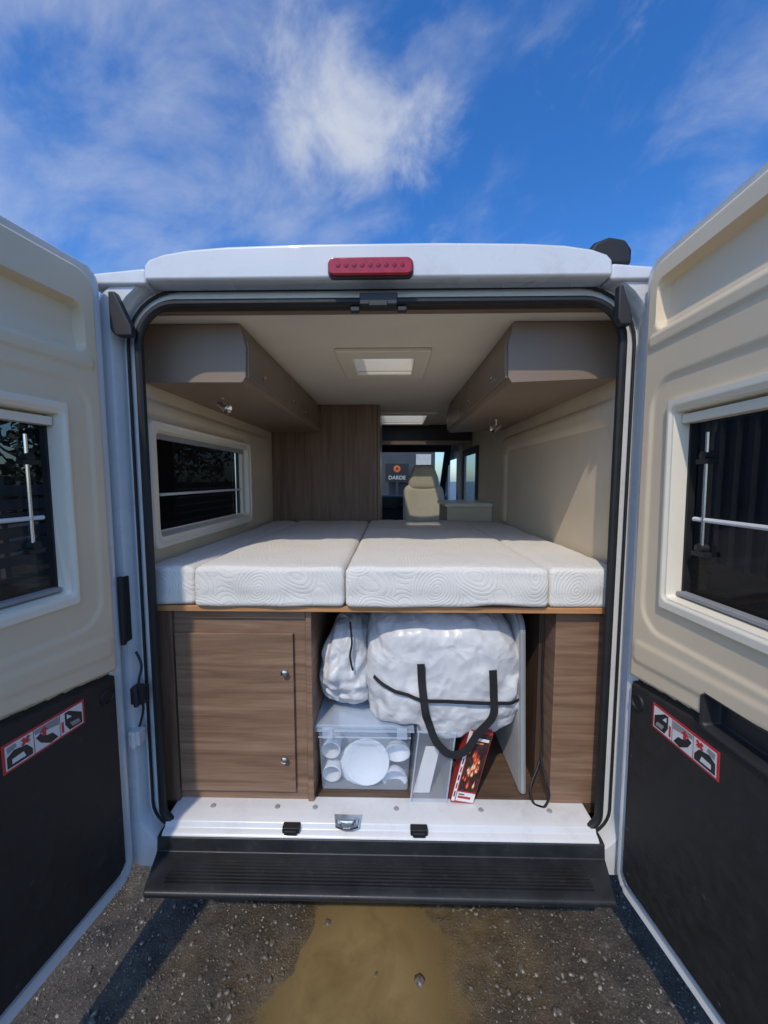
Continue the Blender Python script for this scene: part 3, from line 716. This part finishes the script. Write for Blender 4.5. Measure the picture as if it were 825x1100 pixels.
mb = MB(); mb.ribbon([onbag(x, y, .004) for x, y in dense(((402, 719), (412, 724), (425, 729), (450, 734), (485, 738), (520, 740), (545, 742), (556, 745)), 4)], .012, .004); build('zip', mb, 'webbing', bag)
st = [onbag(450, 700, .006), onbag(451, 720, .008), onbag(454, 745, .010)]
low = [P(460, 775, .106), P(469, 797, .102), P(484, 810, .100), P(500, 806, .100), P(513, 788, .102)]
st2 = [onbag(522, 752, .012), onbag(523, 730, .008), onbag(522, 706, .006)]
mb = MB(); mb.ribbon(spline(st+low+st2), .028, .004); build('handle', mb, 'webbing', bag)
# sack on box
zz0 = lidtop+.002; zz1 = P(370, 664, .25).z
mb = MB(); cz = (zz0+zz1)/2; hc = (zz1-zz0)/2; xl = P(343, 720, .22).x; xr = P(401, 720, .22).x
vs = []
for j in range(101):
    ph = -math.pi/2+math.pi*j/100
    for i in range(140):
        th = 2*math.pi*i/140; e = .65
        x = (xl+xr)/2+(xr-xl)/2*spw(math.cos(ph), e)*spw(math.cos(th), e); y = .35+.19*spw(math.cos(ph), e)*spw(math.sin(th), e); z = cz+hc*spw(math.sin(ph), e)
        k = crumple(Vector((x*1.0+3, y, z*.8)), 1.5)*2.2
        tp = 1-.35*sm(cz, zz1, z)
        v = Vector(((xl+xr)/2+(x-(xl+xr)/2)*tp+.02*sm(cz, zz1, z), y, z))+Vector((math.cos(th)*.9, math.sin(th), .2))*k
        v.z = max(v.z, lidtop+.001); vs.append(v)
mb.add(vs, [(j*140+i, j*140+(i+1) % 140, (j+1)*140+(i+1) % 140, (j+1)*140+i) for j in range(100) for i in range(140)])
sb = thing('sack', 'smaller crumpled white sack with a black cord on the clear plastic box', 'bag', ((xl+xr)/2, .35, zz0))
build('sack_body', mb, 'woven', sb, ang=180)
mb = MB(); mb.tube(spline([P(376, 668, .15), P(378, 690, .145), P(376, 705, .14), P(379, 720, .145)]), .004, 6); build('cord', mb, 'webbing', sb)

# ------------------------------------------------------------------ clear box and contents
bx = thing('storage_box', 'clear lidded plastic box of white tableware on the van floor', 'box', ((b0.x+b1.x)/2, .35, FL))
def tub(mb, x0, x1, y0, y1, z0, z1, fl, mi=0):
    o = [(x0, y0), (x1, y0), (x1, y1), (x0, y1)]; t = [(x0-fl, y0-fl), (x1+fl, y0-fl), (x1+fl, y1+fl), (x0-fl, y1+fl)]
    vs = [(x, y, z0) for x, y in o]+[(x, y, z1) for x, y in t]
    mb.add(vs, [(3, 2, 1, 0)]+[(i, (i+1) % 4, 4+(i+1) % 4, 4+i) for i in range(4)], mi)
mb = MB(); tub(mb, b0.x+.01, b1.x-.01, .145, .6, FL+.004, zl, .012)
build('tub', mb, 'box', bx, bevel=.012, seg=3, recalc=False)
mb = MB(); mb.tube([(b0.x-.008, .128, zl), (b1.x+.008, .128, zl), (b1.x+.008, .615, zl), (b0.x-.008, .615, zl)], .006, 8, closed=True); mb.tube([(b0.x, .133, zl-.03), (b1.x, .133, zl-.03)], .003, 6); build('rim', mb, 'lid', bx)
mb = MB(); mb.rbox(b0.x-.012, b1.x+.012, .122, .62, zl+.006, zl+.026, .008, 3); build('lid', mb, 'lid', bx)
for px in (352, 432):
    q = P(px, 785, .12); mb = MB(); mb.rbox(q.x-.02, q.x+.02, .112, .126, zl-.025, zl+.018, .005, 2); build('clip', mb, 'lid', bx)
mb = MB(); mb.rbox(b0.x+.025, b1.x-.025, .30, .58, FL+.012, zl-.02, .03, 4); tag(build('backing', mb, 'backing', base=True), 'added pale blue backing block that brightens the back of the clear lidded box', 'backing')  # added block, hides the brown recess so the tub looks paler
def disc(name, px, py, Y, r, lab, tilt=.15):
    q = P(px, py, Y); mb = MB(); mb.lathe([(0, 0), (r*.62, 0), (r*.72, .006), (r*.98, .014), (r, .016), (r*.97, .018), (r*.7, .010), (r*.6, .004), (0, .004)], q, (0, -1, tilt), 40)
    return tag(build(name, mb, 'plate', base=True), lab, 'plate', 'plates in the clear box')
for k in range(5):
    disc('plate', 394-k*1.5, 816+k*.5, .19+.012*k, .090, ['white plate standing upright in the clear box, frontmost of its row', 'white plate standing second in the row inside the clear box', 'white plate standing third in the row inside the clear box', 'white plate standing fourth in the row inside the clear box', 'white plate standing rearmost in the row inside the clear box'][k])
for k, (px, py, lab) in enumerate(((356, 803, 'white mug lying in the left of the clear box, upper of two'), (357, 828, 'white mug lying in the left of the clear box, lower of two'))):
    q = P(px, py, .19); mug = thing('mug', lab, 'mug', (q.x, .19, q.z-.04), 'mugs in the clear box')
    mb = MB(); mb.lathe([(0, .085), (.030, .085), (.036, .08), (.038, 0), (.035, -.002), (.033, .075), (0, .08)], (q.x, .175, q.z), (0, 1, .1), 24); build('mug_body', mb, 'plate', mug)
    mb = MB(); mb.tube([(q.x-.01+.02*math.cos(t), .215+.024*math.sin(t), q.z+.04+.012*math.sin(t/2)) for t in [k2*math.pi/8 for k2 in range(9)]], .005, 8); build('mug_handle', mb, 'plate', mug)
for px, py, lab in ((424, 834, 'white bowl in the lower right corner of the clear box'), (427, 806, 'white bowl in the clear box above another bowl at right')):
    q = P(px, py, .19); mb = MB(); mb.lathe([(.0, .03), (.025, .03), (.045, .01), (.05, -.012), (.047, -.012), (.042, .008), (.022, .025), (0, .026)], q, (0, 1, .3), 28)
    tag(build('bowl', mb, 'plate', base=True), lab, 'bowl', 'bowls in the clear box')

# ------------------------------------------------------------------ narrow box, carton, folding table, cable
tr = [P(449, 786, .12), P(490, 788, .12), P(480, 863, .10), P(440, 863, .10)]
zf = FL+.003
def tv(u, v, d):
    p = tr[3].lerp(tr[2], u).lerp(tr[0].lerp(tr[1], u), v); return Vector((p.x, p.y+d, max(p.z, zf)))
mb = MB(); D_ = .16
mb.add([tv(u, v, d) for d in (0, D_) for u, v in ((0.04, 0), (.96, 0), (1, 1), (0, 1))], [(0, 1, 2, 3), (5, 4, 7, 6), (0, 3, 7, 4), (1, 5, 6, 2), (0, 4, 5, 1)])
tray = thing('narrow_box', 'narrow clear open plastic box standing between the lidded box and the carton', 'box', (tr[3].lerp(tr[2], .5).x, .13, FL))
build('box_body', mb, 'tray', tray, recalc=False)
mb = MB(); mb.tube([tv(0, 1, 0), tv(1, 1, 0), tv(1, 1, D_), tv(0, 1, D_)], .005, 8, closed=True); build('rim', mb, 'lid', tray)
for u in (.02, .98):
    mb = MB(); mb.tube([tv(u, 0, -.002), tv(u, 1, -.002)], .003, 6); build('corner_rib', mb, 'lid', tray)
mb = MB(); mb.add([tv(.10, .03, .04), tv(.55, .03, .04), tv(.75, .60, .08), tv(.35, .60, .08)], [(0, 1, 2, 3)]); build('paper_sheet', mb, 'card_wh', tray, recalc=False)
ct = [P(505, 783, .14), P(530, 788, .14), P(508, 865, .095), P(484, 861, .095)]
cart = thing('carton', 'dark and red printed carton of orange lights leaning below the big bag', 'carton', (ct[3].lerp(ct[2], .5).x, .14, FL))
def cv(u, v, d):
    p = ct[3].lerp(ct[2], u).lerp(ct[0].lerp(ct[1], u), v); return Vector((p.x, p.y+d, max(p.z, zf)))
mb = MB(); mb.add([cv(u, v, d) for d in (0, .06) for u, v in ((0, 0), (1, 0), (1, 1), (0, 1))], [(0, 1, 2, 3), (5, 4, 7, 6), (0, 4, 5, 1), (1, 5, 6, 2), (2, 6, 7, 3), (3, 7, 4, 0)], 0)
def cq(u0, u1, v0, v1, mi, d=-.001): mb.add([cv(u0, v0, d), cv(u1, v0, d), cv(u1, v1, d), cv(u0, v1, d)], [(0, 1, 2, 3)], mi)
cq(.0, .14, .02, .98, 3); cq(.18, .97, .17, .97, 1); cq(.18, .97, .03, .15, 3)
for k in range(22):      # flame-like lights
    u = random.uniform(.24, .82); v = random.uniform(.22, .72); r = random.uniform(.08, .16); h = r*random.uniform(.45, .8); dd = -.0016-.00006*k
    for sc2, mi in ((1, (0, 2)[k % 2]), (.55, (2, 3)[k % 2])):
        pts = [(0, -.5), (.5, -.2), (.45, .2), (.1, 1.0), (-.2, .4), (-.5, .1), (-.45, -.3)]
        mb.add([cv(min(.95, max(.19, u+a_*r*sc2)), v+b_*h*sc2, dd-(.00003 if sc2 < 1 else 0)) for a_, b_ in pts], [tuple(range(len(pts)))], mi)
cq(.24, .8, .07, .10, 0, -.0018); cq(.24, .5, .115, .13, 4, -.0018); cq(.26, .9, .87, .91, 3, -.005); cq(.26, .7, .83, .85, 2, -.005)
for k in range(7): cq(.04, .10, .08+.11*k, .15+.11*k, (4, 0)[k % 2], -.0018)
build('carton_body', mb, ['card_red', 'card_dark', 'card_or', 'card_wh', 'stblack'], cart, recalc=False)
xf = P(566, 760, .13).x; zt2 = P(560, 664, .15).z
pts = [(.15, FL+.003), (.75, FL+.003), (.75, zt2)]+[(.15+.06-.06*math.sin(R(a)), zt2-.06+.06*math.cos(R(a))) for a in (0, 20, 40, 60, 80, 90)]
def lean(p, t): return Vector((t-.02*sm(FL, zt2, p[1]), p[0], p[1]))
mb = MB(); mb.prism(pts, lean, xf-.012, xf+.012)
ft = thing('folding_table', 'white folding table stood upright beside the right cupboard', 'table', (xf, .4, FL))
build('table_top', mb, 'board', ft, bevel=.004)
mb = MB(); mb.tube([lean(p, xf) for p in [(p[0]-.002 if p[0] < .3 else p[0], p[1]) for p in pts[3:]]]+[lean((.148, FL+.01), xf)], .0125, 8); build('edge_trim', mb, 'stgrey', ft)
for y in (.25, .6):
    mb = MB(); mb.tube([lean((y, FL+.05), xf+.025), lean((y, zt2-.1), xf+.025)], .009, 8); build('folded_leg', mb, 'chrome', ft)
mb = MB(); mb.tube(spline([P(584, 690, .19), P(582, 740, .19), P(583, 800, .18), P(578, 822, .16), P(570, 845, .12), P(573, 862, .1), P(583, 868, .085), P(590, 855, .085), P(586, 838, .1), P(581, 815, .16)]), .0045, 8)
for v in mb.v: v.z = max(v.z, FL+.004)
tag(build('cable', mb, 'rubber', base=True), 'black cable hanging and looped on the floor beside the right cupboard', 'cable')

# ------------------------------------------------------------------ surroundings
def tree(x, y, h, r, lab, mt, n=2600):
    t = thing('tree', lab, 'tree', (x, y, 0), 'trees beyond the fence'); mb = MB()
    mb.tube([(x, y, 0), (x+.1, y, h*.3), (x+.05, y+.1, h*.6), (x, y, h*.9)], [.16, .12, .08, .02], 8)
    for k in range(7):
        a = k*2.4; z = h*(.3+.07*k); mb.tube([(x+.05, y, z), (x+math.cos(a)*r*.5, y+math.sin(a)*r*.5, z+.5), (x+math.cos(a)*r*.8, y+math.sin(a)*r*.8, z+1)], [.05, .03, .01], 6)
    build('trunk', mb, 'bark', t); mb = MB(); cl = [(random.gauss(0, .5)*r, random.gauss(0, .5)*r, random.uniform(.3, .98)*h, random.uniform(.25, .5)*r) for _ in range(22)]
    for k in range(n):
        c = random.choice(cl); d = Vector((random.gauss(0, 1), random.gauss(0, 1), random.gauss(0, 1))).normalized()*c[3]*random.uniform(.5, 1.05)
        p = Vector((x+c[0], y+c[1], c[2]))+d; u = Vector((random.uniform(-1, 1), random.uniform(-1, 1), random.uniform(-1, 1))).normalized(); w = u.orthogonal().normalized(); s = random.uniform(.06, .13)
        mb.add([p-u*s, p+w*s*.6, p+u*s, p-w*s*.6], [(0, 1, 2, 3)])
    build('crown', mb, mt, t, recalc=False)
tree(-9, 5.0, 3.2, 1.5, 'bushy green tree beyond the fence, nearest seen through the left rear door window', 'leaf')
tree(-9.5, 9.0, 3.4, 1.6, 'dark green tree beyond the fence, middle of three', 'leaf2')
tree(-10, 14.5, 5.0, 2.0, 'green tree beyond the fence, farthest along past the van side', 'leaf')
fn_ = thing('fence', 'grey slatted wooden fence along the left of the van', 'fence', (-6.5, 10, 0)); mb = MB()
for k in range(6): mb.box(-6.5, -6.46, 1, 24, .2+.24*k, .38+.24*k)
build('slat_panel', mb, 'fence', fn_)
for k in range(12):
    mb = MB(); mb.box(-6.58, -6.5, 1+2*k, 1.1+2*k, 0, 1.75); build('post', mb, 'fence', fn_)
bd = thing('storage_building', 'dark corrugated metal building on the right seen through the rear door window', 'building', (9, 10, 0)); mb = MB()
pts = []; y = -2.0
while y < 18:
    pts += [(6.5, y), (6.5, y+.16), (6.42, y+.2), (6.42, y+.32)]; y += .36
pts += [(6.5, y), (11, y), (11, -2)]
mb.prism(pts, XY, 0, 3.6); build('wall', mb, 'clad', bd)
mb = MB(); mb.prism([(6.2, 3.6), (11.2, 3.6), (11.2, 3.8), (8.7, 4.6), (6.2, 3.8)], XZ, -2.2, 18.4); build('roof', mb, 'roofm', bd)
mb = MB(); mb.box(6.38, 6.41, 4, 5.2, 0, 2.3); build('door', mb, 'fence', bd)
mb = MB(); mb.box(6.37, 6.41, 7, 9, 1.2, 2.4); build('window', mb, 'palew', bd)
sh = thing('showroom_building', 'dark fronted building ahead seen through the windscreen', 'building', (0, 15, 0)); mb = MB()
mb.box(-5, 1.6, 13, 19, 0, 4.2); build('wall', mb, 'clad', sh)
mb = MB(); mb.box(-5.2, 1.8, 12.8, 19.2, 4.2, 4.5); build('roof', mb, 'roofm', sh)
mb = MB(); mb.box(.9, 1.45, 12.95, 12.99, .2, 2.6); build('window', mb, 'palew', sh)
a = P(414, 498, 12.6); b = P(439, 518, 12.6)
sg = thing('shop_sign', 'black sign with orange emblem and white lettering in front of the van', 'sign', ((a.x+b.x)/2, 12.6, 0)); mb = MB()
mb.box(a.x, b.x, 12.6, 12.66, b.z, a.z); build('sign_board', mb, 'stblack', sg)
mb = MB(); cx = (a.x+b.x)/2; czz = lerp(a.z, b.z, .28)
for k in range(10):
    t = k*math.pi/5; mb.lathe([(0, .01), (.035, .01), (.035, 0)], (cx+.095*math.cos(t), 12.6, czz+.095*math.sin(t)), (0, -1, 0), 8)
mb.tube([(cx+.055*math.cos(t), 12.59, czz+.055*math.sin(t)) for t in [q*math.pi/10 for q in range(20)]], .017, 6, closed=True)
build('emblem', mb, 'orange', sg)
mb = MB(); mb.box(cx-.05, cx+.05, 12.61, 12.65, 0, b.z); build('post', mb, 'dgrey', sg)
cu = bpy.data.curves.new('lettering', 'FONT'); cu.body = 'DARDE'; cu.size = .19; cu.align_x = 'CENTER'; cu.extrude = .005
to = bpy.data.objects.new('lettering_source', cu); col.objects.link(to); bpy.context.view_layer.update()
me = bpy.data.meshes.new_from_object(to.evaluated_get(bpy.context.evaluated_depsgraph_get())); bpy.data.objects.remove(to)
lt = bpy.data.objects.new('lettering', me); col.objects.link(lt); me.materials.clear(); me.materials.append(M['stwhite']); lt.parent = sg
lt.location = (0, -.012, lerp(a.z, b.z, .85)); lt.rotation_euler = (R(90), 0, 0)

# ------------------------------------------------------------------ light, sky, camera
AZ, EL = R(-19), R(50)
sd = Vector((math.sin(AZ)*math.cos(EL), -math.cos(AZ)*math.cos(EL), math.sin(EL)))
L = bpy.data.lights.new('sun', 'SUN'); L.energy = 2.3; L.angle = R(.9); L.color = (1, .90, .76)
lo = bpy.data.objects.new('sun', L); col.objects.link(lo); lo.rotation_euler = (-sd).to_track_quat('-Z', 'Y').to_euler(); lo.location = (-3, -6, 6)
wd_ = bpy.data.worlds.new('World'); sc.world = wd_; wd_.use_nodes = True; nt = wd_.node_tree; bg = nt.nodes['Background']
sky = nt.nodes.new('ShaderNodeTexSky'); sky.sky_type = 'NISHITA'; sky.sun_disc = False; sky.sun_elevation = EL; sky.sun_rotation = math.pi-AZ
hs_ = nt.nodes.new('ShaderNodeHueSaturation'); hs_.inputs['Saturation'].default_value = 1.36; hs_.inputs['Value'].default_value = 1.2
nt.links.new(sky.outputs[0], hs_.inputs['Color'])
skyc = mixc(nt, 1.0, hs_.outputs[0], (.70, .89, 1.16), 'MULTIPLY')
tc = nt.nodes.new('ShaderNodeTexCoord'); D = tc.outputs['Generated']
mth = lambda op, a, b=None, c=None: mmath(nt, op, a, b, c)
mp0 = nt.nodes.new('ShaderNodeMapping'); mp0.inputs['Rotation'].default_value = (0, R(24), R(8)); mp0.inputs['Location'].default_value = (2.3, .7, .4)
nt.links.new(D, mp0.inputs['Vector'])
mp = nt.nodes.new('ShaderNodeMapping'); mp.inputs['Scale'].default_value = (1.15, 1.7, 2.3)
nt.links.new(mp0.outputs[0], mp.inputs['Vector'])
n1 = ntex(nt, mp.outputs[0], 3.0, 8, .60, .35)
n2 = ntex(nt, mp0.outputs[0], 7.5, 8, .62, .4)
def blob(px, py, inner_, outer_):
    d = ray(px, py).normalized(); v = nt.nodes.new('ShaderNodeVectorMath'); v.operation = 'DOT_PRODUCT'; nt.links.new(D, v.inputs[0]); v.inputs[1].default_value = d
    r = nt.nodes.new('ShaderNodeMapRange'); r.interpolation_type = 'SMOOTHSTEP'
    for i, q in zip((1, 2, 3, 4), (math.cos(R(outer_)), math.cos(R(inner_)), 0, 1)): r.inputs[i].default_value = q
    nt.links.new(v.outputs['Value'], r.inputs[0]); return r.outputs[0]
def summ(lst):
    t = None
    for (px, py, i, o, a) in lst:
        q = mth('MULTIPLY', blob(px, py, i, o), a); t = q if t is None else mth('ADD', t, q)
    return t
def sst(v, a, b, c, d):
    den = nt.nodes.new('ShaderNodeMapRange'); den.interpolation_type = 'SMOOTHSTEP'
    for i, q in zip((1, 2, 3, 4), (a, b, c, d)): den.inputs[i].default_value = q
    nt.links.new(v, den.inputs[0]); return den.outputs[0]
veil = sst(mth('ADD', n1, summ([(120, 90, 2, 30, .14), (20, 120, 2, 26, .06), (815, 100, 0, 8, .16), (560, 250, 0, 8, .10), (720, 245, 0, 8, .05), (300, 60, 0, 22, .05), (400, 140, 0, 15, .08)])), .50, 1.0, 0, .45)
puff = sst(mth('ADD', n2, summ([(350, 122, 0, 10, .26), (410, 130, 0, 8, .14), (470, 152, 0, 6, .20), (300, 105, 0, 8, .06)])), .55, 1.08, 0, .74)
den = mth('MINIMUM', mth('ADD', veil, mth('MULTIPLY', puff, mth('SUBTRACT', 1.0, veil))), .85)
nt.links.new(mixc(nt, den, skyc, (4.9, 5.1, 5.4)), bg.inputs['Color'])
bg.inputs['Strength'].default_value = .15
cd = bpy.data.cameras.new('camera'); cam = bpy.data.objects.new('camera', cd); col.objects.link(cam)
cd.sensor_fit = 'HORIZONTAL'; cd.sensor_width = 36; cd.lens = 36*F/825; cd.clip_start = .02; cd.clip_end = 2000
mtx = Matrix((rt, up, -fw)).transposed().to_4x4(); mtx.translation = CAM; cam.matrix_world = mtx
sc.camera = cam
sc.view_settings.view_transform = 'Standard'; sc.view_settings.look = 'None'; sc.view_settings.exposure = 0
